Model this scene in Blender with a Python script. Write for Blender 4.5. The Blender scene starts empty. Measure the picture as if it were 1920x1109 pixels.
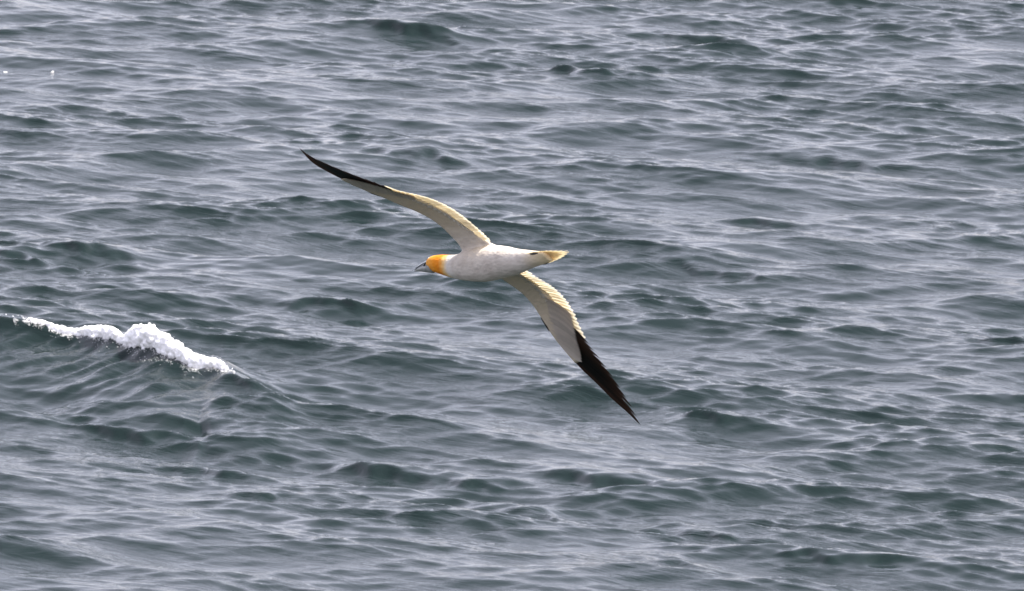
import bpy, bmesh, math, random
import numpy as np
from mathutils import Matrix, Vector

scene = bpy.context.scene
# ---------------------------------------------------------------- camera: a long lens on a cliff top, looking down on the sea
cam_d = bpy.data.cameras.new('camera')
cam = bpy.data.objects.new('camera', cam_d)
scene.collection.objects.link(cam)
cam.location = (0, 0, 23.6)
cam.rotation_euler = (math.radians(90 - 9), 0, 0)
cam_d.sensor_width = 36
cam_d.lens = 36 * 24000 / 1920
cam_d.clip_start = 1; cam_d.clip_end = 60000
cam_d.dof.use_dof = True
cam_d.dof.focus_distance = 45
cam_d.dof.aperture_fstop = 85
scene.camera = cam

# ---------------------------------------------------------------- sky and sun: thin bright cloud, soft high sun
SUN_DIR = Vector((0.50, -0.06, 0.86)).normalized()
elev = math.asin(SUN_DIR.z); azim = math.atan2(SUN_DIR.x, SUN_DIR.y)
world = bpy.data.worlds.new('World'); scene.world = world; world.use_nodes = True
wn, wl = world.node_tree.nodes, world.node_tree.links
wn.clear()
wo = wn.new('ShaderNodeOutputWorld'); bg = wn.new('ShaderNodeBackground'); sky = wn.new('ShaderNodeTexSky')
sky.sky_type = 'NISHITA'; sky.sun_disc = False
sky.sun_elevation = elev; sky.sun_rotation = azim
sky.air_density = 1.0; sky.dust_density = 1.0; sky.ozone_density = 1.0
hs = wn.new('ShaderNodeHueSaturation'); hs.inputs['Saturation'].default_value = 0.28
wl.new(sky.outputs[0], hs.inputs['Color'])
tc = wn.new('ShaderNodeTexCoord'); cn = wn.new('ShaderNodeTexNoise')
cn.inputs['Scale'].default_value = 2.2; cn.inputs['Detail'].default_value = 5
wl.new(tc.outputs['Generated'], cn.inputs['Vector'])
cm = wn.new('ShaderNodeMapRange'); cm.inputs[1].default_value = 0.3; cm.inputs[2].default_value = 0.7
cm.inputs[3].default_value = 0.75; cm.inputs[4].default_value = 1.25
wl.new(cn.outputs[0], cm.inputs[0])
mul = wn.new('ShaderNodeMix'); mul.data_type = 'RGBA'; mul.blend_type = 'MULTIPLY'; mul.inputs[0].default_value = 1
wl.new(hs.outputs[0], mul.inputs[6]); wl.new(cm.outputs[0], mul.inputs[7])
tint = wn.new('ShaderNodeMix'); tint.data_type = 'RGBA'; tint.blend_type = 'MULTIPLY'; tint.inputs[0].default_value = 1
tint.inputs[7].default_value = (1.025, 0.97, 1.09, 1)
wl.new(mul.outputs[2], tint.inputs[6])
wl.new(tint.outputs[2], bg.inputs[0]); bg.inputs[1].default_value = 0.15
wl.new(bg.outputs[0], wo.inputs[0])
sun_d = bpy.data.lights.new('sun', 'SUN'); sun = bpy.data.objects.new('sun', sun_d)
scene.collection.objects.link(sun)
sun_d.energy = 4.2; sun_d.angle = math.radians(3); sun_d.color = (1.0, 0.95, 0.87)
sun.rotation_euler = SUN_DIR.to_track_quat('Z', 'Y').to_euler()
sun.location = (0, 0, 90)
scene.view_settings.view_transform = 'Standard'
scene.view_settings.look = 'None'
scene.view_settings.gamma = 1
scene.view_settings.use_curve_mapping = False
scene.view_settings.exposure = 1.15

# ---------------------------------------------------------------- sea and bird measurements
SEED = 7
# wave families: direction the waves run, share, spread in degrees
FAMILIES = [(-124, 0.70, 10), (-66, 0.12, 14), (-100, 0.18, 15)]
LMAX, LMIN = 5.6, 0.07
SLOPES = [0.075, 0.115, 0.125, 0.105, 0.09, 0.088, 0.072, 0.045]   # rms slope per octave, 6 cm ... 8 m
CHOP = 0.9
SEA_DX, SEA_DY = 0.0168, 0.052
SEA_Y = (120.0, 177.0)
WATER_BASE = (0.006, 0.0145, 0.0132, 1)
WATER_ROUGH = 0.07
WATER_BUMP = 0.035
CREST_H = 0.42
HEAD_X0, HEAD_X1 = 0.165, 0.375
WING_L = [
    (0.045, 0.0975, 0.0357, -0.1295, 0.039), (0.0713, 0.1021, 0.0445, -0.1271, 0.0363), (0.0976, 0.1067, 0.0518, -0.1243, 0.035),
    (0.1239, 0.1114, 0.0574, -0.1208, 0.0351), (0.1502, 0.1161, 0.0613, -0.1171, 0.0362), (0.1764, 0.1207, 0.0628, -0.1133, 0.0381),
    (0.2027, 0.1251, 0.0618, -0.1094, 0.0402), (0.229, 0.1294, 0.0586, -0.1054, 0.0413), (0.2553, 0.1336, 0.0539, -0.1014, 0.0407),
    (0.2816, 0.1377, 0.0479, -0.0973, 0.0379), (0.3079, 0.1417, 0.0409, -0.0932, 0.0332), (0.3342, 0.1447, 0.0339, -0.0893, 0.0266),
    (0.3605, 0.1462, 0.0277, -0.0856, 0.0181), (0.3867, 0.1457, 0.021, -0.0823, 0.0077), (0.413, 0.1432, 0.0125, -0.0792, -0.0043),
    (0.4393, 0.1388, 0.0028, -0.0763, -0.016), (0.4656, 0.1329, -0.007, -0.0735, -0.0257), (0.4919, 0.1256, -0.0166, -0.0708, -0.0333),
    (0.5182, 0.1172, -0.0261, -0.0682, -0.0401), (0.5445, 0.1082, -0.0357, -0.0657, -0.0473), (0.5708, 0.0989, -0.0455, -0.0637, -0.0552),
    (0.597, 0.089, -0.0553, -0.0628, -0.0637), (0.6233, 0.0783, -0.065, -0.0628, -0.0725), (0.6496, 0.0667, -0.0744, -0.0636, -0.0811),
    (0.6759, 0.0545, -0.0836, -0.0651, -0.0896), (0.7022, 0.0422, -0.0928, -0.0668, -0.0979), (0.7285, 0.0296, -0.1018, -0.0685, -0.1063),
    (0.7548, 0.0165, -0.1101, -0.07, -0.1143), (0.7811, 0.0028, -0.117, -0.0715, -0.122), (0.8073, -0.0118, -0.1222, -0.0731, -0.1294),
    (0.8336, -0.0276, -0.1264, -0.074, -0.1355), (0.8599, -0.0458, -0.1304, -0.072, -0.1376), (0.8862, -0.0661, -0.1348, -0.0661, -0.1348),
]
WING_R = [
    (0.045, 0.1112, 0.0489, -0.1224, 0.033), (0.0697, 0.1112, 0.0489, -0.1224, 0.0329), (0.0944, 0.1114, 0.0489, -0.1219, 0.0324),
    (0.1191, 0.1126, 0.0492, -0.1205, 0.0316), (0.1438, 0.1154, 0.0504, -0.1179, 0.0325), (0.1685, 0.1193, 0.0531, -0.1145, 0.0365),
    (0.1932, 0.1236, 0.0571, -0.1108, 0.0424), (0.2179, 0.1277, 0.0611, -0.1071, 0.0477), (0.2426, 0.1316, 0.0643, -0.1033, 0.0514),
    (0.2673, 0.1355, 0.0661, -0.0995, 0.0533), (0.292, 0.1393, 0.066, -0.0956, 0.0531), (0.3166, 0.143, 0.0639, -0.0918, 0.0506),
    (0.3413, 0.1461, 0.0595, -0.0881, 0.0456), (0.366, 0.1473, 0.0525, -0.0848, 0.0381), (0.3907, 0.1463, 0.0429, -0.0817, 0.0285),
    (0.4154, 0.1436, 0.0317, -0.0789, 0.0169), (0.4401, 0.1396, 0.0202, -0.0762, 0.004), (0.4648, 0.1338, 0.009, -0.0736, -0.0075),
    (0.4895, 0.1266, -0.0016, -0.0711, -0.0156), (0.5142, 0.1186, -0.0115, -0.0686, -0.0207), (0.5389, 0.1103, -0.0209, -0.0661, -0.0253),
    (0.5636, 0.1019, -0.0302, -0.0638, -0.0308), (0.5883, 0.093, -0.0391, -0.0622, -0.0373), (0.613, 0.0832, -0.0475, -0.0619, -0.0445),
    (0.6377, 0.0723, -0.0558, -0.0628, -0.0524), (0.6624, 0.0609, -0.0646, -0.0642, -0.0614), (0.6871, 0.0493, -0.0742, -0.0658, -0.0715),
    (0.7118, 0.0376, -0.0841, -0.0674, -0.082), (0.7365, 0.0256, -0.0932, -0.069, -0.0924), (0.7612, 0.013, -0.1012, -0.0699, -0.1025),
    (0.7859, -0.0016, -0.1087, -0.0683, -0.1124), (0.8106, -0.0233, -0.1181, -0.0625, -0.1217), (0.8353, -0.0534, -0.1305, -0.0534, -0.1305),
]
BODY = [
    (0.3582, 0.0251, 0.007), (0.3457, 0.0239, 0.0185), (0.3318, 0.0232, 0.025), (0.3136, 0.0211, 0.029),
    (0.2832, 0.0161, 0.0335), (0.2492, 0.0108, 0.0365), (0.1983, 0.0005, 0.04), (0.1494, -0.0073, 0.0435),
    (0.1078, -0.0099, 0.049), (0.0682, -0.0099, 0.056), (0.025, -0.0103, 0.061), (-0.018, -0.0107, 0.0635),
    (-0.0627, -0.009, 0.0635), (-0.1072, -0.0073, 0.061), (-0.1545, -0.0092, 0.055), (-0.207, -0.0139, 0.0465),
    (-0.2567, -0.0149, 0.0385), (-0.3044, -0.0135, 0.0315), (-0.346, -0.0127, 0.023), (-0.3841, -0.0116, 0.014),
    (-0.4101, -0.0116, 0.005),
]
CREST = [
    (-6.732, 145.033), (-6.234, 144.84), (-5.856, 144.569), (-5.485, 144.415), (-4.922, 143.993), (-4.413, 143.231),
    (-3.972, 142.553), (-3.598, 142.029), (-3.354, 141.881), (-3.106, 141.473), (-2.61, 140.481), (-1.877, 138.894),
]
PACKETS = [
    (1.444, 167.454, 0.443, 0.1), (-1.442, 171.499, 0.506, 0.12), (-4.995, 151.889, 0.443, 0.13), (-5.948, 151.69, 0.38, 0.1),
    (-1.563, 136.981, 0.443, 0.12), (-0.489, 136.083, 0.316, 0.09), (0.977, 135.989, 0.475, 0.13), (2.082, 132.991, 0.57, 0.12),
    (-4.236, 139.241, 0.38, 0.12), (-1.146, 160.088, 0.443, 0.12), (4.111, 160.047, 0.57, 0.08), (-2.741, 135.032, 0.316, 0.06),
    (5.585, 145.414, 0.38, 0.08), (3.168, 131.315, 0.443, 0.1), (2.131, 140.118, 0.38, 0.08), (-2.254, 148.387, 0.506, 0.09),
    (1.774, 131, 0.253, 0.06), (2.418, 150.867, 0.38, 0.08), (0.284, 134.068, 0.222, 0.07), (-3.235, 136.632, 0.38, 0.08),
    (0.707, 168.062, 0.253, 0.08), (-2.512, 161.261, 0.38, 0.07), (-2.98, 141.113, 0.19, 0.1), (2.803, 170.91, 0.506, 0.08),
    (-0.578, 171.806, 0.316, 0.06), (3.064, 154.672, 0.443, 0.08),
]
FLECKS = [
    (2.899, 130.443, 0.018), (-6.728, 167.992, 0.018), (-6.127, 167.992, 0.012),
]
BASIS = [
    (-0.572278, -0.697251, 0.431669), (0.795805, -0.34511, 0.497588), (-0.19797, 0.628283, 0.752375),
]
LOC = (-0.1031, 44.4643, 16.6762)

# ---------------------------------------------------------------- helpers
COL = bpy.context.scene.collection

def link_mesh(name, verts, faces, mat, parent=None, smooth=True):
    me = bpy.data.meshes.new(name)
    me.from_pydata([tuple(v) for v in verts], [], [tuple(f) for f in faces])
    me.update()
    if smooth:
        me.polygons.foreach_set('use_smooth', [True] * len(me.polygons))
    ob = bpy.data.objects.new(name, me)
    COL.objects.link(ob)
    ob.data.materials.append(mat)
    if parent:
        ob.parent = parent
    return ob

def new_mat(name):
    m = bpy.data.materials.new(name)
    m.use_nodes = True
    nt = m.node_tree
    nt.nodes.clear()
    return m, nt, nt.nodes, nt.links

def ramp(nodes, stops, interp='LINEAR'):
    r = nodes.new('ShaderNodeValToRGB')
    cr = r.color_ramp
    cr.interpolation = interp
    while len(cr.elements) < len(stops):
        cr.elements.new(0.5)
    for e, (p, c) in zip(cr.elements, stops):
        e.position = p
        e.color = (*c, 1) if len(c) == 3 else c
    return r

# ---------------------------------------------------------------- materials
def mat_water():
    m, nt, N, L = new_mat('sea_water')
    out = N.new('ShaderNodeOutputMaterial')
    p = N.new('ShaderNodeBsdfPrincipled')
    p.inputs['Base Color'].default_value = WATER_BASE
    p.inputs['IOR'].default_value = 1.333
    p.inputs['Roughness'].default_value = WATER_ROUGH
    co = N.new('ShaderNodeTexCoord')
    mp = N.new('ShaderNodeMapping')
    mp.vector_type = 'TEXTURE'
    mp.inputs['Rotation'].default_value = (0, 0, math.radians(-36))
    mp.inputs['Scale'].default_value = (5.0, 1.0, 1.0)
    L.new(co.outputs['Object'], mp.inputs['Vector'])
    n1 = N.new('ShaderNodeTexNoise'); n1.inputs['Scale'].default_value = 5.5
    n1.inputs['Detail'].default_value = 5.0; n1.inputs['Roughness'].default_value = 0.62
    n1.inputs['Distortion'].default_value = 0.6
    L.new(mp.outputs['Vector'], n1.inputs['Vector'])
    # gust patches: ripples are stronger in some places than in others
    n2 = N.new('ShaderNodeTexNoise'); n2.inputs['Scale'].default_value = 0.9
    n2.inputs['Detail'].default_value = 2.0
    L.new(mp.outputs['Vector'], n2.inputs['Vector'])
    mr = N.new('ShaderNodeMapRange')
    mr.inputs[1].default_value = 0.35; mr.inputs[2].default_value = 0.68
    mr.inputs[3].default_value = 0.25; mr.inputs[4].default_value = 1.0
    L.new(n2.outputs[0], mr.inputs[0])
    b = N.new('ShaderNodeBump')
    b.inputs['Distance'].default_value = WATER_BUMP
    L.new(mr.outputs[0], b.inputs['Strength'])
    L.new(n1.outputs[0], b.inputs['Height'])
    L.new(b.outputs[0], p.inputs['Normal'])
    L.new(p.outputs[0], out.inputs[0])
    return m

def mat_foam():
    m, nt, N, L = new_mat('foam')
    out = N.new('ShaderNodeOutputMaterial')
    p = N.new('ShaderNodeBsdfPrincipled')
    p.inputs['Base Color'].default_value = (0.88, 0.87, 0.85, 1)
    p.inputs['Roughness'].default_value = 0.7
    p.inputs['Subsurface Weight'].default_value = 0.6
    p.inputs['Subsurface Radius'].default_value = (0.04, 0.04, 0.04)
    p.inputs['Subsurface Scale'].default_value = 1.0
    co = N.new('ShaderNodeTexCoord'); n = N.new('ShaderNodeTexNoise')
    n.inputs['Scale'].default_value = 45; n.inputs['Detail'].default_value = 5
    L.new(co.outputs['Object'], n.inputs['Vector'])
    bu = N.new('ShaderNodeBump'); bu.inputs['Strength'].default_value = 0.7; bu.inputs['Distance'].default_value = 0.012
    L.new(n.outputs[0], bu.inputs['Height']); L.new(bu.outputs[0], p.inputs['Normal'])
    L.new(p.outputs[0], out.inputs[0])
    return m

def feather_mat(name, col, trans, fac, streak=0.12, rough=0.6):
    """thin vane: reflects one colour, lets another through; fine barbs across the vane"""
    m, nt, N, L = new_mat(name)
    out = N.new('ShaderNodeOutputMaterial')
    co = N.new('ShaderNodeTexCoord')
    no = N.new('ShaderNodeTexNoise'); no.inputs['Scale'].default_value = 60
    no.inputs['Detail'].default_value = 4
    L.new(co.outputs['Object'], no.inputs['Vector'])
    oi = N.new('ShaderNodeObjectInfo')
    add = N.new('ShaderNodeMath'); add.operation = 'ADD'
    L.new(no.outputs[0], add.inputs[0]); L.new(oi.outputs['Random'], add.inputs[1])
    mr = N.new('ShaderNodeMapRange')
    mr.inputs[1].default_value = 0.3; mr.inputs[2].default_value = 1.7
    mr.inputs[3].default_value = 1 - streak * 1.5; mr.inputs[4].default_value = 1.0
    L.new(add.outputs[0], mr.inputs[0])
    def tint(c):
        mx = N.new('ShaderNodeMix'); mx.data_type = 'RGBA'; mx.blend_type = 'MULTIPLY'
        mx.inputs[0].default_value = 1
        mx.inputs[6].default_value = (*c, 1)
        L.new(mr.outputs[0], mx.inputs[7])
        return mx.outputs[2]
    d = N.new('ShaderNodeBsdfPrincipled'); d.inputs['Roughness'].default_value = rough
    d.inputs['Specular IOR Level'].default_value = 0.12
    L.new(tint(col), d.inputs['Base Color'])
    t = N.new('ShaderNodeBsdfTranslucent'); L.new(tint(trans), t.inputs['Color'])
    mx = N.new('ShaderNodeMixShader'); mx.inputs[0].default_value = fac
    L.new(d.outputs[0], mx.inputs[1]); L.new(t.outputs[0], mx.inputs[2])
    L.new(mx.outputs[0], out.inputs[0])
    return m

def mat_plumage():
    m, nt, N, L = new_mat('white_plumage_with_golden_head')
    out = N.new('ShaderNodeOutputMaterial')
    p = N.new('ShaderNodeBsdfPrincipled')
    p.inputs['Roughness'].default_value = 0.85
    p.inputs['Specular IOR Level'].default_value = 0.15
    co = N.new('ShaderNodeTexCoord')
    sep = N.new('ShaderNodeSeparateXYZ'); L.new(co.outputs['Object'], sep.inputs[0])
    # feather mottling along the body
    mp = N.new('ShaderNodeMapping'); mp.inputs['Scale'].default_value = (0.55, 1, 1)
    L.new(co.outputs['Object'], mp.inputs[0])
    n = N.new('ShaderNodeTexNoise'); n.inputs['Scale'].default_value = 38
    n.inputs['Detail'].default_value = 3
    L.new(mp.outputs[0], n.inputs['Vector'])
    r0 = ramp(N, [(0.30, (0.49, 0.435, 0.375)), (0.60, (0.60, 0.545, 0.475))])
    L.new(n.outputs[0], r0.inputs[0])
    # golden head: fades out at the neck, paler on the face
    n2 = N.new('ShaderNodeTexNoise'); n2.inputs['Scale'].default_value = 30
    L.new(co.outputs['Object'], n2.inputs['Vector'])
    ma = N.new('ShaderNodeMath'); ma.operation = 'MULTIPLY_ADD'
    ma.inputs[1].default_value = 0.05
    L.new(n2.outputs[0], ma.inputs[0]); L.new(sep.outputs[0], ma.inputs[2])
    mr = N.new('ShaderNodeMapRange')
    mr.inputs[1].default_value = HEAD_X0; mr.inputs[2].default_value = HEAD_X1
    L.new(ma.outputs[0], mr.inputs[0])
    hr = ramp(N, [(0.0, (0.84, 0.82, 0.77)), (0.20, (0.80, 0.50, 0.14)), (0.42, (0.72, 0.22, 0.010)),
                  (0.62, (0.75, 0.26, 0.015)), (1.0, (0.82, 0.44, 0.11))])
    L.new(mr.outputs[0], hr.inputs[0])
    gt = N.new('ShaderNodeMath'); gt.operation = 'GREATER_THAN'; gt.inputs[1].default_value = 0.0001
    L.new(mr.outputs[0], gt.inputs[0])
    mr2 = N.new('ShaderNodeMapRange')
    mr2.inputs[1].default_value = HEAD_X0 - 0.03; mr2.inputs[2].default_value = HEAD_X0 + 0.07
    L.new(ma.outputs[0], mr2.inputs[0])
    mx = N.new('ShaderNodeMix'); mx.data_type = 'RGBA'
    L.new(mr2.outputs[0], mx.inputs[0]); L.new(r0.outputs[0], mx.inputs[6]); L.new(hr.outputs[0], mx.inputs[7])
    # warm brown underwing shade, painted into the white plumage of the arms
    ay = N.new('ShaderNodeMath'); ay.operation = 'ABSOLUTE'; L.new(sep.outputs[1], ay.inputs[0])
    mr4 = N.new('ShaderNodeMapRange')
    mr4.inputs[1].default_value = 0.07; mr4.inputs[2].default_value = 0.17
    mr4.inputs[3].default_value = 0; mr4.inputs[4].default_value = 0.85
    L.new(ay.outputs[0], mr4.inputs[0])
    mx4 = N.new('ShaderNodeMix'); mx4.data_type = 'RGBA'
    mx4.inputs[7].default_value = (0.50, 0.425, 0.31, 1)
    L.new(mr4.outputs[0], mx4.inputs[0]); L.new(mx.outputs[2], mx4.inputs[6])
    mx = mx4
    # warm stain towards the tail coverts
    mr3 = N.new('ShaderNodeMapRange')
    mr3.inputs[1].default_value = -0.29; mr3.inputs[2].default_value = -0.42
    mr3.inputs[3].default_value = 0; mr3.inputs[4].default_value = 0.9
    L.new(sep.outputs[0], mr3.inputs[0])
    mx2 = N.new('ShaderNodeMix'); mx2.data_type = 'RGBA'
    mx2.inputs[7].default_value = (0.80, 0.62, 0.34, 1)
    L.new(mr3.outputs[0], mx2.inputs[0]); L.new(mx.outputs[2], mx2.inputs[6])
    L.new(mx2.outputs[2], p.inputs['Base Color'])
    b = N.new('ShaderNodeBump'); b.inputs['Strength'].default_value = 0.8
    b.inputs['Distance'].default_value = 0.004
    vo = N.new('ShaderNodeTexVoronoi'); vo.feature = 'SMOOTH_F1'; vo.inputs['Scale'].default_value = 95
    L.new(mp.outputs[0], vo.inputs['Vector'])
    hm = N.new('ShaderNodeMath'); hm.operation = 'MULTIPLY_ADD'; hm.inputs[1].default_value = -0.6
    L.new(vo.outputs['Distance'], hm.inputs[0]); L.new(n.outputs[0], hm.inputs[2])
    L.new(hm.outputs[0], b.inputs['Height']); L.new(b.outputs[0], p.inputs['Normal'])
    L.new(p.outputs[0], out.inputs[0])
    return m

def mat_simple(name, col, rough=0.5, noise=0.0, nscale=80):
    m, nt, N, L = new_mat(name)
    out = N.new('ShaderNodeOutputMaterial')
    p = N.new('ShaderNodeBsdfPrincipled')
    p.inputs['Roughness'].default_value = rough
    co = N.new('ShaderNodeTexCoord')
    n = N.new('ShaderNodeTexNoise'); n.inputs['Scale'].default_value = nscale
    L.new(co.outputs['Object'], n.inputs['Vector'])
    a = tuple(max(0, c * (1 - noise)) for c in col); b_ = tuple(min(1, c * (1 + noise)) for c in col)
    r = ramp(N, [(0.3, a), (0.7, b_)])
    L.new(n.outputs[0], r.inputs[0]); L.new(r.outputs[0], p.inputs['Base Color'])
    L.new(p.outputs[0], out.inputs[0])
    return m

# ---------------------------------------------------------------- the sea
rng = np.random.default_rng(SEED)

def make_waves():
    ws = []
    lam = LMAX
    while lam > LMIN:
        n = 22
        frac = lam / LMAX
        rms = np.interp(math.log2(lam), [-4, -3, -2, -1, 0, 1, 2, 3], SLOPES)
        for i in range(n):
            li = lam * 2 ** (-rng.random())
            k = 2 * math.pi / li
            fam = FAMILIES[rng.choice(len(FAMILIES), p=[q[1] for q in FAMILIES])]
            extra = np.interp(math.log2(lam), [-3, -1, 1], [1.5, 1.1, 0.9])
            th = math.radians(fam[0] + rng.normal(0, fam[2] * extra))
            a = rms * math.sqrt(2.0 / n) / k * (0.6 + 0.8 * rng.random())
            ws.append((k * math.cos(th), k * math.sin(th), a, rng.random() * 2 * math.pi, li))
        lam *= 0.5
    return ws
WAVES = make_waves()
ENV = [(rng.normal(0, 0.9), rng.normal(0, 0.6), rng.random() * 6.28) for _ in range(14)]
CR = np.array(CREST)
CR_S = np.concatenate([[0], np.cumsum(np.hypot(*np.diff(CR, axis=0).T))])

def crest_coords(x, y):
    """v: metres in front of (towards the camera from) the breaking crest; s: length along it"""
    yc = np.interp(x, CR[:, 0], CR[:, 1])
    sl = np.interp(x, .5 * (CR[1:, 0] + CR[:-1, 0]), np.diff(CR[:, 1]) / np.diff(CR[:, 0]))
    v = (yc - y) / np.sqrt(1 + np.minimum(sl * sl, 1.2))
    return v, np.interp(x, CR[:, 0], CR_S)

def sstep(a, b, x):
    t = np.clip((x - a) / (b - a), 0, 1)
    return t * t * (3 - 2 * t)

def sea_disp(x, y, hx=None, hy=None):
    """displacement of the sheet at rest position x, y; hx, hy: local grid spacing"""
    x = x.astype(np.float32); y = y.astype(np.float32)
    env = np.zeros_like(x)
    for a, b, p in ENV:
        env += np.sin(a * x + b * y + p)
    env = 0.5 + 0.5 * np.tanh(env / 2.6 * 0.9)
    dx = np.zeros_like(x); dy = np.zeros_like(x); dz = np.zeros_like(x)
    sx = np.zeros_like(x); sy = np.zeros_like(x); sz = np.zeros_like(x)
    v, s = crest_coords(x, y)
    smooth_face = 1 - 0.6 * np.exp(-((v - 0.85) / 0.7) ** 2) * sstep(-3.0, -3.8, x)
    for kx, ky, a, p, li in WAVES:
        ph = kx * x + ky * y + np.float32(p)
        c = np.cos(ph); sn = np.sin(ph)
        k = math.hypot(kx, ky)
        amp = a
        if hx is not None:
            amp = a * sstep(1.8, 3.6, li / np.maximum(hx, hy))
        if li < 0.9:
            sx -= CHOP * amp * kx / k * sn; sy -= CHOP * amp * ky / k * sn; sz += amp * c
        else:
            dx -= CHOP * amp * kx / k * sn; dy -= CHOP * amp * ky / k * sn; dz += amp * c
    # short ripples ride on the long waves and come in gust patches
    rid = (0.55 + 0.75 * env) * smooth_face * np.clip(1 + 1.6 * dz, 0.5, 1.6)
    long_cut = 1 - 0.75 * np.exp(-((v - 0.3) / 1.3) ** 2) * sstep(-2.6, -3.6, x)
    dx = dx * long_cut + sx * rid; dy = dy * long_cut + sy * rid; dz = dz * long_cut + sz * rid
    # steep little crests seen as dark faces in the photograph
    for px, py, w, h in PACKETS:
        w = w * 1.5; h = h * 0.9
        u = x - px; vv = 0.8 * ((py - y) - (0.7 + 0.3 * math.sin(px * 3.1)) * u)
        g = np.exp(-(u / w) ** 2)
        vv = vv + 0.06 * np.sin(7.0 * u + px * 5) + 0.035 * np.sin(17.0 * u + px)
        pr = np.where(vv > 0, np.exp(-(vv / (h * 1.3)) ** 2), np.exp(-(vv / (h * 5.0)) ** 2))
        dz += h * g * pr
        dy -= 0.35 * h * g * pr
    # the breaking wave
    prof = np.where(v > 0, 0.74 * np.exp(-(np.abs(v) / 1.45) ** 1.25) + 0.26 * np.exp(-(v / 0.22) ** 2) * sstep(-2.8, -3.6, x), np.exp(-(v / 1.15) ** 2) * (0.74 + 0.26 * sstep(-2.8, -3.6, x)))
    hgt = CREST_H * sstep(-2.1, -3.45, x) * sstep(-13, -8, x) * (1 + 0.10 * np.sin(s * 2.3) + 0.06 * np.sin(s * 5.1 + 1))
    dz += hgt * prof - 0.12 * sstep(-2.6, -4.0, x) * np.exp(-((v - 2.4) / 0.8) ** 2)
    dy -= 0.10 * sstep(-2.8, -3.4, x) * np.where(v > 0, np.exp(-(v / 0.25) ** 2), np.exp(-(v / 0.5) ** 2))
    # streaks drawn up the face of the breaking wave
    fm = np.exp(-((v - 0.75) / 0.6) ** 2) * sstep(-2.9, -3.8, x) * (1 if hx is None else (np.maximum(hx, hy) < 0.1))
    for i, (lam, amp, ang) in enumerate([(0.62, 0.022, 118), (0.41, 0.014, 124), (0.27, 0.008, 114), (0.17, 0.0045, 121), (0.33, 0.008, 130)]):
        kk = 2 * math.pi / lam
        ph = kk * (math.cos(math.radians(ang)) * x + math.sin(math.radians(ang)) * y) + i * 1.7 + 0.8 * np.sin(1.3 * x - 0.7 * y + i)
        dz += amp * fm * np.sin(ph)
    return dx, dy, dz

def axis(a, b, step, far_neg, far_pos, growth=1.22):
    core = np.arange(a, b, step)
    lo = []; p = a; d = step
    while p > far_neg:
        d *= growth; p -= d; lo.append(p)
    hi = []; p = core[-1]; d = step
    while p < far_pos:
        d *= growth; p += d; hi.append(p)
    return np.concatenate([lo[::-1], core, hi])

def build_sea():
    xs = axis(-8.2, 8.2, SEA_DX, -20000, 20000)
    ys = axis(SEA_Y[0], SEA_Y[1], SEA_DY, -6000, 30000)
    nx, ny = len(xs), len(ys)
    hx = np.gradient(xs).astype(np.float32); hy = np.gradient(ys).astype(np.float32)
    X, Y = np.meshgrid(xs, ys)
    HX, HY = np.meshgrid(hx, hy)
    dx, dy, dz = sea_disp(X - 0, Y - 0, HX, HY)
    far = np.maximum(HX, HY) > 3
    for d in (dx, dy, dz):
        d[far] = 0
    co = np.stack([X + dx, Y + dy, dz], -1).reshape(-1, 3).astype(np.float32)
    idx = np.arange(nx * ny, dtype=np.int32).reshape(ny, nx)
    q = np.stack([idx[:-1, :-1], idx[:-1, 1:], idx[1:, 1:], idx[1:, :-1]], -1).reshape(-1)
    nf = len(q) // 4
    me = bpy.data.meshes.new('sea')
    me.vertices.add(nx * ny); me.vertices.foreach_set('co', co.ravel())
    me.loops.add(len(q)); me.loops.foreach_set('vertex_index', q)
    me.polygons.add(nf)
    me.polygons.foreach_set('loop_start', np.arange(0, nf * 4, 4, dtype=np.int32))
    me.polygons.foreach_set('use_smooth', np.ones(nf, bool))
    me.update(calc_edges=True)
    ob = bpy.data.objects.new('sea', me); COL.objects.link(ob)
    me.materials.append(mat_water())
    ob['kind'] = 'structure'
    ob['label'] = 'choppy grey-green sea filling the whole background'
    return ob

build_sea()

# ---------------------------------------------------------------- foam on the breaking crest
def ico():
    bm = bmesh.new(); bmesh.ops.create_icosphere(bm, subdivisions=2, radius=1)
    v = np.array([p.co[:] for p in bm.verts]); f = np.array([[q.index for q in p.verts] for p in bm.faces])
    bm.free(); return v, f
def ico1():
    bm = bmesh.new(); bmesh.ops.create_icosphere(bm, subdivisions=1, radius=1)
    v = np.array([p.co[:] for p in bm.verts]); f = np.array([[q.index for q in p.verts] for p in bm.faces])
    bm.free(); return v, f

def clumps(pts, rad, shapes):
    vs, fs, off = [], [], 0
    r2 = np.random.default_rng(5)
    for p, r, sh in zip(pts, rad, shapes):
        v, f = sh
        a = r2.random() * 6.28
        rot = np.array([[math.cos(a), -math.sin(a), 0], [math.sin(a), math.cos(a), 0], [0, 0, 1]])
        sc = np.array([r * (0.9 + 0.5 * r2.random()), r * (0.8 + 0.4 * r2.random()), r * (0.6 + 0.35 * r2.random())])
        w = v * (1 + 0.22 * np.sin(v[:, [0]] * 5 + a) * np.cos(v[:, [1]] * 4 - a)) * sc
        vs.append(w @ rot.T + p); fs.append(f + off); off += len(v)
    return np.concatenate(vs), np.concatenate(fs)

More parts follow.
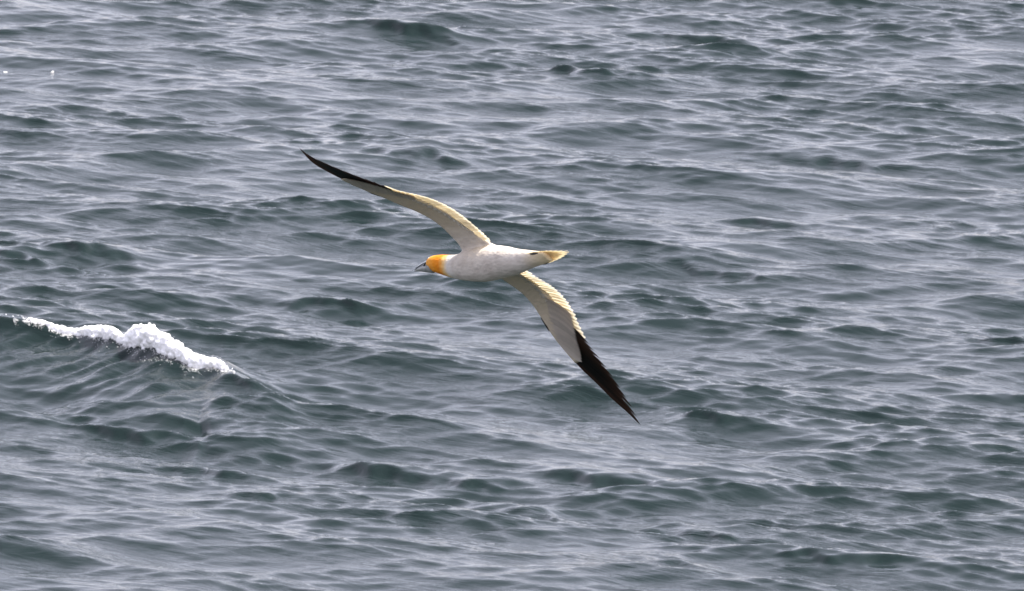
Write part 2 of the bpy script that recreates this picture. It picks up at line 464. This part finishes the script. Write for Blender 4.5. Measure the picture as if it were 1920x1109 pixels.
def foam_object():
    r = np.random.default_rng(11)
    big, small = ico(), ico1()
    pts, rad, shp = [], [], []
    # x along the crest -> (coverage, thickness up the crest in metres)
    FX = [-7.0, -5.9, -5.6, -5.4, -5.0, -4.55, -4.40, -4.28, -4.05, -3.88, -3.7, -3.45, -3.3, -3.14]
    FT = [0.06, 0.06, 0.05, 0.06, 0.10, 0.15, 0.11, 0.22, 0.27, 0.24, 0.18, 0.17, 0.14, 0.07]
    FC = [0.02, 0.05, 0.08, 0.55, 0.95, 1.0, 0.9, 1.0, 1.0, 1.0, 1.0, 1.0, 0.95, 0.5]
    def drop(x, v, lift, size, shape):
        pts.append((x, v, lift)); rad.append(size); shp.append(shape)
    for i in range(420):    # the solid tumbling core
        x = r.uniform(-5.5, -3.2); T = np.interp(x, FX, FT); c = np.interp(x, FX, FC)
        if r.random() > c: continue
        sz = T * r.uniform(0.16, 0.30)
        drop(x, r.normal(0.03, 0.22 * T), r.uniform(-0.15, 0.55) * T, sz, big)
    for i in range(4600):   # cauliflower lumps over it
        x = r.uniform(-7.0, -3.1); T = np.interp(x, FX, FT); c = np.interp(x, FX, FC)
        lump = 0.5 + 0.5 * math.sin(x * 8.0 + 0.7) * math.sin(x * 5.1 + 1) + 0.2 * math.sin(x * 23)
        if r.random() > c * (1.0 if c > 0.85 else 0.4 + 0.6 * lump): continue
        a = r.uniform(0, math.pi) if r.random() < 0.75 else r.uniform(2.3, 3.6)
        rr = T * (0.35 + 0.35 * lump) * r.uniform(0.75, 1.1)
        drop(x, 0.03 - math.cos(a) * rr * 0.9, 0.15 * T + math.sin(a) * rr, r.uniform(0.009, 0.021) * (0.55 + 2.2 * T), small)
    for i in range(500):    # thin lace slipping down the front face
        x = r.uniform(-5.6, -3.12); T = np.interp(x, FX, FT)
        v = abs(r.normal(0, 0.5)) * T
        drop(x, v + 0.06, 0.0, r.uniform(0.005, 0.011), small)
    for i in range(90):    # spray just above
        x = r.uniform(-5.4, -3.2); T = np.interp(x, FX, FT)
        drop(x, r.normal(0, 0.08), T * r.uniform(0.5, 1.0), r.uniform(0.006, 0.009), small)
    Q = np.array(pts)
    Y = np.interp(Q[:, 0], CR[:, 0], CR[:, 1]) - Q[:, 1]
    dx, dy, dz = sea_disp(Q[:, 0], Y)
    W = np.stack([Q[:, 0] + dx, Y + dy, dz + Q[:, 2]], 1)
    rad = np.array(rad)
    v, f = clumps(W, rad, shp)
    ob = link_mesh('whitecap_foam', v, f, mat_foam())
    md = ob.modifiers.new('fuse', 'REMESH'); md.mode = 'VOXEL'; md.voxel_size = 0.0095; md.use_smooth_shade = True
    sm = ob.modifiers.new('soften', 'SMOOTH'); sm.factor = 0.5; sm.iterations = 4
    dg = bpy.context.evaluated_depsgraph_get()
    me = bpy.data.meshes.new_from_object(ob.evaluated_get(dg))
    ob.modifiers.clear(); old = ob.data; ob.data = me; me.name = 'whitecap_foam'; bpy.data.meshes.remove(old)
    # lacy flecks where the froth thins out over the face
    pts.clear(); sizes = []
    for i in range(3400):
        x = r.uniform(-5.7, -3.08); T = np.interp(x, FX, FT)
        if math.sin(x * 17) + math.sin(x * 41 + 2) + r.normal(0, 0.8) < -0.3: continue
        pts.append((x, 0.05 + 0.25 * T + r.exponential(0.30 * T + 0.012), 0.002)); sizes.append(r.uniform(0.002, 0.0055))
    Q = np.array(pts); Y = np.interp(Q[:, 0], CR[:, 0], CR[:, 1]) - Q[:, 1]
    dx, dy, dz = sea_disp(Q[:, 0], Y)
    v, f = clumps(np.stack([Q[:, 0] + dx, Y + dy, dz + Q[:, 2]], 1), sizes, [small] * len(sizes))
    ex = bpy.data.meshes.new('lace'); ex.from_pydata(v.tolist(), [], f.tolist())
    bm = bmesh.new(); bm.from_mesh(me); bm.from_mesh(ex); bm.to_mesh(me); bm.free(); bpy.data.meshes.remove(ex)
    ob['kind'] = 'stuff'
    ob['label'] = 'white foam tumbling along the crest of the breaking wave'
    ob['category'] = 'foam'
foam_object()

def foam_flecks():
    r = np.random.default_rng(3); mat = bpy.data.materials['foam']
    names = ['tiny white foam fleck near the bottom right of the sea', 'small white foam fleck at the left edge high in the picture',
             'small white foam fleck just right of the one at the left edge', 'tiniest white foam fleck near the bottom right of the sea']
    for (x, y, s), lab in zip(FLECKS, names):
        n = 26
        px = x + r.normal(0, s * 0.7, n); py = y + r.normal(0, s * 1.2, n)
        dx, dy, dz = sea_disp(px, py)
        v, f = clumps(np.stack([px + dx, py + dy, dz + 0.003], 1), r.uniform(0.004, 0.010, n), [ico1()] * n)
        o = link_mesh('foam_fleck', v, f, mat); o['kind'] = 'stuff'; o['label'] = lab; o['category'] = 'foam'
foam_flecks()

# ---------------------------------------------------------------- the gannet
gannet = bpy.data.objects.new('gannet', None)
COL.objects.link(gannet)
gannet.empty_display_size = 0.2
gannet.matrix_world = Matrix(((BASIS[0][0], BASIS[0][1], BASIS[0][2], LOC[0]),
                              (BASIS[1][0], BASIS[1][1], BASIS[1][2], LOC[1]),
                              (BASIS[2][0], BASIS[2][1], BASIS[2][2], LOC[2]),
                              (0, 0, 0, 1)))
gannet['label'] = 'white gannet with golden head and black wingtips gliding above the sea'
gannet['category'] = 'seabird'

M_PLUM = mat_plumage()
M_SEC = feather_mat('white_flight_feather', (0.78, 0.75, 0.69), (0.95, 0.84, 0.60), 0.44, 0.28)
M_COV = feather_mat('white_covert_feather', (0.80, 0.78, 0.74), (0.90, 0.78, 0.50), 0.35, 0.15)
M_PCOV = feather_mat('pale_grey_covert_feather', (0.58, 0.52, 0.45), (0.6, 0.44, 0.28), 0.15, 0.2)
M_BLACK = feather_mat('black_primary_feather', (0.008, 0.007, 0.006), (0.04, 0.016, 0.008), 0.10, 0.3, 0.5)
M_TAIL = feather_mat('cream_tail_feather', (0.80, 0.70, 0.50), (0.98, 0.80, 0.46), 0.45, 0.3)
M_BILL = mat_simple('blue_grey_bill', (0.50, 0.53, 0.55), 0.42, 0.15, 60)
M_BILL2 = mat_simple('olive_grey_lower_bill', (0.24, 0.25, 0.23), 0.45, 0.25, 60)
M_DARK = mat_simple('black_bare_skin', (0.015, 0.015, 0.016), 0.5, 0.2)
M_EYE = mat_simple('pale_blue_eye', (0.45, 0.58, 0.66), 0.2, 0.1)
M_RING = mat_simple('blue_eye_ring', (0.20, 0.36, 0.50), 0.4, 0.1)

class Wing:
    def __init__(self, table, side):
        T = np.array(table); self.side = side
        self.y = T[:, 0]; self.T = T
        self.n = len(T); self.s = np.linspace(0, 1, self.n)
        mid = np.stack([T[:, 0], .5 * (T[:, 1] + T[:, 3]) * 0, .5 * (T[:, 2] + T[:, 4])], 1)
        self.sig = np.concatenate([[0], np.cumsum(np.linalg.norm(np.diff(mid, axis=0), axis=1))])
    def row(self, s):
        if s < 0:
            r = self.T[0] + (self.T[1] - self.T[0]) * 0
            r = r.copy(); r[0] = self.y[0] + s * (self.y[-1] - self.y[0]); return r
        return np.array([np.interp(s, self.s, self.T[:, j]) for j in range(5)])
    def P(self, s, c):
        y, xl, zl, xt, zt = self.row(s)
        ch = max(xl - xt, 1e-4)
        cam = 0.055 * ch * 4 * c * (1 - min(c, 1)) if 0 < c < 1 else 0
        return np.array([xl + c * (xt - xl), self.side * y, zl + c * (zt - zl) + cam])
    def normal(self, s, c):
        e = 0.01
        a = self.P(min(s + e, 1), c) - self.P(max(s - e, 0), c)
        b = self.P(s, c + 0.02) - self.P(s, c - 0.02)
        n = np.cross(a, b)
        if np.linalg.norm(n) < 1e-9:
            return np.array([0, 0, 1.])
        n /= np.linalg.norm(n)
        return n if n[2] > 0 else -n
    def plan(self, sigma, X):
        s = float(np.interp(sigma, self.sig, self.s))
        y, xl, zl, xt, zt = self.row(s)
        c = (xl - X) / max(xl - xt, 1e-4)
        return s, c
    def sigma_of(self, s):
        return float(np.interp(s, self.s, self.sig))

def airfoil_mesh(w):
    """the feathered arm and hand: a thick rounded leading edge tapering back to thin coverts"""
    ss = np.concatenate([[-0.03, 0.0], np.linspace(0.02, 0.665, 50)])
    cm = lambda s: np.interp(s, [-.03, 0, .1, .3, .42, .5, .56, .60, .64, .665], [.80, .72, .55, .44, .44, .44, .42, .36, .26, .14])
    th = lambda s: np.interp(s, [-.03, 0, .05, .12, .3, .42, .53, .60, .665], [.026, .022, .017, .0135, .011, .009, .0065, .004, .0018])
    m = 16
    verts, faces = [], []
    for s in ss:
        cmax = cm(s); t = th(s)
        for j in range(2 * m):
            if j < m:   # upper surface, front to back
                a = j / (m - 1); sg = 1
            else:
                a = 1 - (j - m) / (m - 1); sg = -1
            cc = (1 - math.cos(a * math.pi * 0.5)) if True else a
            prof = (math.sqrt(min(1, cc * 7)) if cc < 1 / 7 else 1) * (1 - cc) ** 0.8 + 0.06
            p = w.P(s, 0.004 + cc * cmax)
            if s <= 0:
                nrm = np.array([0, 0, 1.])
            else:
                nrm = w.normal(max(s, 0.02), max(0.03, cc * cmax))
            verts.append(p + nrm * sg * t * prof * (1.0 if sg > 0 else 0.75))
    n = len(ss); k = 2 * m
    for i in range(n - 1):
        for j in range(k):
            a, b = i * k + j, i * k + (j + 1) % k
            c, d = (i + 1) * k + (j + 1) % k, (i + 1) * k + j
            faces.append((a, b, c, d) if w.side < 0 else (d, c, b, a))
    cap0 = list(range(k)); cap1 = [(n - 1) * k + j for j in range(k)]
    faces.append(cap0[::-1] if w.side < 0 else cap0)
    faces.append(cap1 if w.side < 0 else cap1[::-1])
    return verts, faces

def body_mesh():
    B = np.array(BODY)
    t = np.concatenate([[0], np.cumsum(np.hypot(np.diff(B[:, 0]), np.diff(B[:, 1])))])
    tt = np.linspace(0, t[-1], 96)
    def sm(col):
        v = np.interp(tt, t, B[:, col])
        for _ in range(3):
            v[1:-1] = .25 * v[:-2] + .5 * v[1:-1] + .25 * v[2:]
        return v
    X, Z, Rr = sm(0), sm(1), sm(2)
    k = 48; verts, faces = [], []
    for i in range(len(tt)):
        for j in range(k):
            a = 2 * math.pi * j / k
            ca, sa = math.cos(a), math.sin(a)
            ry = Rr[i] * 1.06; rz = Rr[i] * (0.97 if sa < 0 else 0.94)
            if X[i] < -0.27:      # flattens into the tail coverts
                ry = np.interp(-X[i], [.27, .31, .35, .39, .43, .45], [.0388, .0340, .0315, .029, .020, .004])
                rz = np.interp(-X[i], [.27, .31, .35, .39, .43, .45], [.0350, .0275, .0195, .0115, .005, .002])
            # the back is flatter between the wings, the breast deeper
            verts.append((X[i], ry * math.copysign(abs(ca) ** 0.95, ca), Z[i] + rz * sa))
    n = len(tt)
    for i in range(n - 1):
        for j in range(k):
            a, b = i * k + j, i * k + (j + 1) % k
            faces.append((a, b, b + k, a + k))
    faces.append(list(range(k))[::-1]); faces.append([(n - 1) * k + j for j in range(k)])
    return verts, faces

WL, WR = Wing(WING_L, 1), Wing(WING_R, -1)

def fix_normals(ob):
    bm = bmesh.new(); bm.from_mesh(ob.data)
    bmesh.ops.recalc_face_normals(bm, faces=bm.faces); bm.to_mesh(ob.data); bm.free()

def make_body():
    v, f = body_mesh()
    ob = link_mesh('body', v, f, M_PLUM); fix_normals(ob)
    tmp = []
    for w in (WL, WR):
        v, f = airfoil_mesh(w)
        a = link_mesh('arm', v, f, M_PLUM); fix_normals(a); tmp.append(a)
        md = ob.modifiers.new('b', 'BOOLEAN'); md.operation = 'UNION'; md.solver = 'EXACT'; md.object = a
    dg = bpy.context.evaluated_depsgraph_get()
    me = bpy.data.meshes.new_from_object(ob.evaluated_get(dg))
    ob.modifiers.clear(); old = ob.data; ob.data = me; me.name = 'body'
    bpy.data.meshes.remove(old)
    for a in tmp:
        d = a.data; bpy.data.objects.remove(a); bpy.data.meshes.remove(d)
    bm = bmesh.new(); bm.from_mesh(me)
    bmesh.ops.remove_doubles(bm, verts=bm.verts, dist=0.0006)
    bmesh.ops.triangulate(bm, faces=bm.faces)
    # blend the wing roots into the flanks
    for it in range(14):
        sel = [q for q in bm.verts if 0.022 < abs(q.co.y) < 0.105 and -0.17 < q.co.x < 0.13]
        bmesh.ops.smooth_vert(bm, verts=sel, factor=0.5, use_axis_x=True, use_axis_y=True, use_axis_z=True)
    for fc in bm.faces:
        fc.smooth = True
    bm.to_mesh(me); bm.free()
    ob.parent = gannet
    ob['label'] = 'white body and arms with golden yellow head and nape'
    return ob
make_body()

def feather(name, w, base, tip, half, mat, lift=0.0, tilt=0.0015, point=1.0, bow=0.0, nseg=10, cclamp=1.04, parent=gannet):
    """one feather from base to tip, both (s, chord fraction); half = half-width in metres"""
    def xy(sc):
        s, c = sc; r = w.row(s); return np.array([w.sigma_of(s), r[1] + c * (r[3] - r[1])])
    A, B = xy(base), xy(tip)
    d = B - A; Ln = np.linalg.norm(d); d /= Ln; nn = np.array([-d[1], d[0]])
    verts, faces = [], []
    cross = [-1, -0.5, 0, 0.5, 1]
    for i in range(nseg + 1):
        t = i / nseg
        wd = half * min(1, 0.35 + t * 4) * (max(0.0, 1 - max(0, (t - 0.55) / 0.45) ** (2.2 * point))) ** 0.6
        wd = max(wd, 0.0006)
        c0 = A + d * Ln * t + nn * bow * math.sin(math.pi * t) * Ln
        for e in cross:
            q = c0 + nn * wd * e
            s, c = w.plan(min(max(q[0], 0), w.sig[-1]), q[1])
            c = min(max(c, 0.0), cclamp)
            P = w.P(s, c)
            nm = w.normal(min(max(s, .02), .97), min(max(c, .05), .95))
            fade = min(1.0, 4.0 * (1 - s) + 0.1)
            verts.append(P + nm * (lift + (tilt * e + 0.0006 * (1 - abs(e))) * fade))
    k = len(cross)
    for i in range(nseg):
        for j in range(k - 1):
            a = i * k + j
            faces.append((a, a + 1, a + k + 1, a + k))
    return link_mesh(name, verts, faces, mat, parent)

fr = random.Random(4)
for w in (WL, WR):
    # secondaries and inner tertials
    n = 25
    for i in range(n):
        s = 0.015 + 0.505 * i / (n - 1)
        feather('secondary_feather', w, (max(s - 0.012, 0), 0.36), (s + 0.012, min(1, 0.86 + 0.035 * i) - 0.015 + fr.uniform(-0.02, 0.015)), 0.0165, M_SEC,
                lift=-0.0005 * (i % 2), tilt=0.0016, point=1.3)
    # greater coverts under the secondaries
    for i in range(20):
        s = 0.02 + 0.45 * i / 19
        feather('covert_feather', w, (max(s - 0.01, 0), 0.34), (s + 0.01, 0.57 + fr.uniform(-0.03, 0.03)), 0.0155, M_COV,
                lift=-0.0028 - 0.0003 * (i % 2), tilt=0.0008, point=1.4, nseg=7)
    # primaries: innermost first, the outermost forms the tip
    tips = [0.565, 0.61, 0.655, 0.71, 0.765, 0.82, 0.87, 0.915, 0.962, 1.0]
    for i, st in enumerate(tips):
        sb = 0.46 + 0.14 * i / 9
        cb = 0.42 - 0.043 * i
        feather('primary_feather', w, (sb, cb), (st, 0.995 if i < 8 else (0.92 if i == 8 else 0.4)), 0.019 - 0.0002 * i, M_BLACK,
                lift=0.002 - 0.0004 * (9 - i), tilt=0.0012, point=0.9 if i < 6 else 0.7, nseg=16, cclamp=1.02)
    # pale coverts over the bases of the primaries
    for i in range(17):
        s = 0.430 + 0.225 * i / 16
        c = float(np.interp(s, [0.430, 0.5, 0.555, 0.605, 0.635, 0.660], [0.90, 0.76, 0.61, 0.47, 0.36, 0.22]))
        feather('primary_covert_feather', w, (s - 0.085, max(0.06, c - 0.50)), (s + 0.012, c), 0.0135, M_PCOV,
                lift=-0.0045 - 0.0003 * (i % 2), tilt=0.0008, point=1.2, nseg=9)
    feather('alula_feather', w, (0.435, 0.02), (0.505, 0.0), 0.0060, M_BLACK, lift=-0.004, tilt=0.0004, point=1.0, nseg=8)

# ---- tail: a closed wedge of pointed feathers
def tail_feather(off, length, drop, k):
    x0, z0 = -0.29, -0.010
    ang = math.radians(off)
    d = np.array([-math.cos(ang), math.sin(ang), 0.05])
    d /= np.linalg.norm(d)
    side = np.array([math.sin(ang), math.cos(ang), 0])
    nm = np.cross(d, side); nm /= np.linalg.norm(nm)
    if nm[2] < 0: nm = -nm
    vs, fs = [], []; n = 10; cross = [-1, -.5, 0, .5, 1]
    root = np.array([x0, off * 0.0028, z0 + drop])
    for i in range(n + 1):
        t = i / n
        wd = 0.0120 * min(1, 0.5 + 2 * t) * max(0.0, 1 - max(0, (t - 0.40) / 0.60) ** 1.3) + 0.0005
        for e in cross:
            vs.append(root + d * length * t + side * wd * e + nm * (0.0012 * (1 - abs(e)) - 0.0011 * e * (1 if off >= 0 else -1)))
    for i in range(n):
        for j in range(4):
            a = i * 5 + j; fs.append((a, a + 1, a + 6, a + 5))
    link_mesh('tail_feather', vs, fs, M_TAIL, gannet)
for k in range(12):
    o = (k - 5.5)
    a = o * 1.15
    tail_feather(a, 0.240 - 0.016 * abs(o) ** 1.2, -0.0007 * abs(o) - 0.002, k)

# ---- bill: two mandibles, each a tapered curved wedge
def mandible(name, prof, mat, parent):
    """prof rows: x, z centre, half width, half height up, half height down"""
    vs, fs = [], []; k = 14
    for x, z, hw, hu, hd in prof:
        for j in range(k):
            a = 2 * math.pi * j / k
            sa, ca = math.sin(a), math.cos(a)
            vs.append((x, hw * 1.15 * ca * (1 - 0.35 * max(sa, 0)), z + (hu if sa > 0 else hd) * 1.35 * sa))
    for i in range(len(prof) - 1):
        for j in range(k):
            a, b = i * k + j, i * k + (j + 1) % k
            fs.append((a, b, b + k, a + k))
    fs.append(list(range(k))); fs.append([(len(prof) - 1) * k + j for j in range(k)])
    ob = link_mesh(name, vs, fs, mat, parent); fix_normals(ob); return ob
up = mandible('upper_mandible', [(0.322, 0.027, 0.0165, 0.011, 0.006), (0.344, 0.0262, 0.0148, 0.012, 0.006), (0.362, 0.024, 0.0125, 0.0112, 0.005), (0.382, 0.019, 0.0100, 0.0098, 0.004),
     (0.402, 0.0125, 0.0075, 0.0082, 0.0035), (0.416, 0.006, 0.0045, 0.006, 0.003), (0.424, 0.001, 0.002, 0.004, 0.003), (0.427, -0.002, 0.0006, 0.001, 0.001)], M_BILL, gannet)
lo = mandible('lower_mandible', [(0.312, 0.003, 0.0170, 0.012, 0.0135), (0.338, 0.004, 0.0140, 0.012, 0.0120), (0.360, 0.0045, 0.0115, 0.009, 0.0100), (0.382, 0.005, 0.0085, 0.007, 0.007),
     (0.402, 0.0035, 0.0055, 0.005, 0.005), (0.416, 0.001, 0.003, 0.003, 0.003), (0.421, -0.001, 0.0008, 0.001, 0.001)], M_BILL2, gannet)
def strip(name, pts, r, mat, parent):
    vs, fs = [], []; k = 8
    P = [np.array(p) for p in pts]
    for i, p in enumerate(P):
        d = P[min(i + 1, len(P) - 1)] - P[max(i - 1, 0)]; d /= np.linalg.norm(d)
        a = np.cross(d, [0, 0, 1.]); a /= np.linalg.norm(a); b = np.cross(d, a)
        rr = r * (1 if 0 < i < len(P) - 1 else 0.4)
        for j in range(k):
            t = 2 * math.pi * j / k
            vs.append(p + rr * (math.cos(t) * a + math.sin(t) * b))
    for i in range(len(P) - 1):
        for j in range(k):
            q, b = i * k + j, i * k + (j + 1) % k
            fs.append((q, b, b + k, q + k))
    fs.append(list(range(k))[::-1]); fs.append([(len(P) - 1) * k + j for j in range(k)])
    return link_mesh(name, vs, fs, mat, parent)
for sd in (1, -1):
    strip('gape_line', [(0.312, sd * 0.0285, 0.0080), (0.328, sd * 0.0215, 0.0125), (0.348, sd * 0.0168, 0.0168), (0.368, sd * 0.0140, 0.0162),
                        (0.390, sd * 0.0104, 0.0115), (0.408, sd * 0.0074, 0.0065), (0.421, sd * 0.0030, 0.0010)], 0.0013, M_DARK, gannet)
    strip('lore_line', [(0.333, sd * 0.0235, 0.0120), (0.342, sd * 0.0195, 0.0080), (0.349, sd * 0.0150, 0.0050), (0.352, sd * 0.0080, 0.0035)], 0.0026, M_DARK, gannet)
    strip('lore_line', [(0.340, sd * 0.0200, 0.0260), (0.349, sd * 0.0170, 0.0300), (0.356, sd * 0.0125, 0.0325)], 0.0022, M_DARK, gannet)
    # eye with its pale ring
    e = bmesh.new(); bmesh.ops.create_uvsphere(e, u_segments=16, v_segments=10, radius=0.0044)
    me = bpy.data.meshes.new('eye'); e.to_mesh(me); e.free(); me.materials.append(M_EYE)
    me.polygons.foreach_set('use_smooth', [True] * len(me.polygons))
    ey = bpy.data.objects.new('eye', me); COL.objects.link(ey); ey.parent = gannet; ey.location = (0.326, sd * 0.0235, 0.0290)
    bm2 = bmesh.new(); bmesh.ops.create_uvsphere(bm2, u_segments=10, v_segments=8, radius=0.0019)
    me2 = bpy.data.meshes.new('pupil'); bm2.to_mesh(me2); bm2.free(); me2.materials.append(M_DARK)
    pu = bpy.data.objects.new('pupil', me2); COL.objects.link(pu); pu.parent = ey; pu.location = (0.0008, sd * 0.0032, 0.0002)

# ---- webbed feet folded back under the tail coverts
def foot(sd):
    vs, fs = [], []; k = 8
    rows = [(-0.336, 0.0008), (-0.344, 0.0042), (-0.356, 0.0054), (-0.370, 0.0042), (-0.384, 0.0012)]
    yc = lambda x: np.interp(-x, [.31, .35, .39], [.0340, .0312, .0270])
    zz = -0.0155
    for x, r in rows:
        for j in range(k):
            a = 2 * math.pi * j / k
            vs.append((x, sd * (yc(x) + r * 0.45 * math.sin(a) - 0.0005), zz + r * 1.1 * math.cos(a)))
    for i in range(len(rows) - 1):
        for j in range(k):
            a, b = i * k + j, i * k + (j + 1) % k
            fs.append((a, b, b + k, a + k))
    ob = link_mesh('foot', vs, fs, M_DARK, gannet); fix_normals(ob)
    for q in (-1, 0, 1):
        strip('toe', [(-0.342, sd * (yc(-0.342) + 0.001), zz), (-0.360, sd * (yc(-0.360) + 0.002), zz + q * 0.0035), (-0.386, sd * (yc(-0.386) + 0.001), zz + q * 0.0025)], 0.0011, M_DARK, ob)
foot(1); foot(-1)
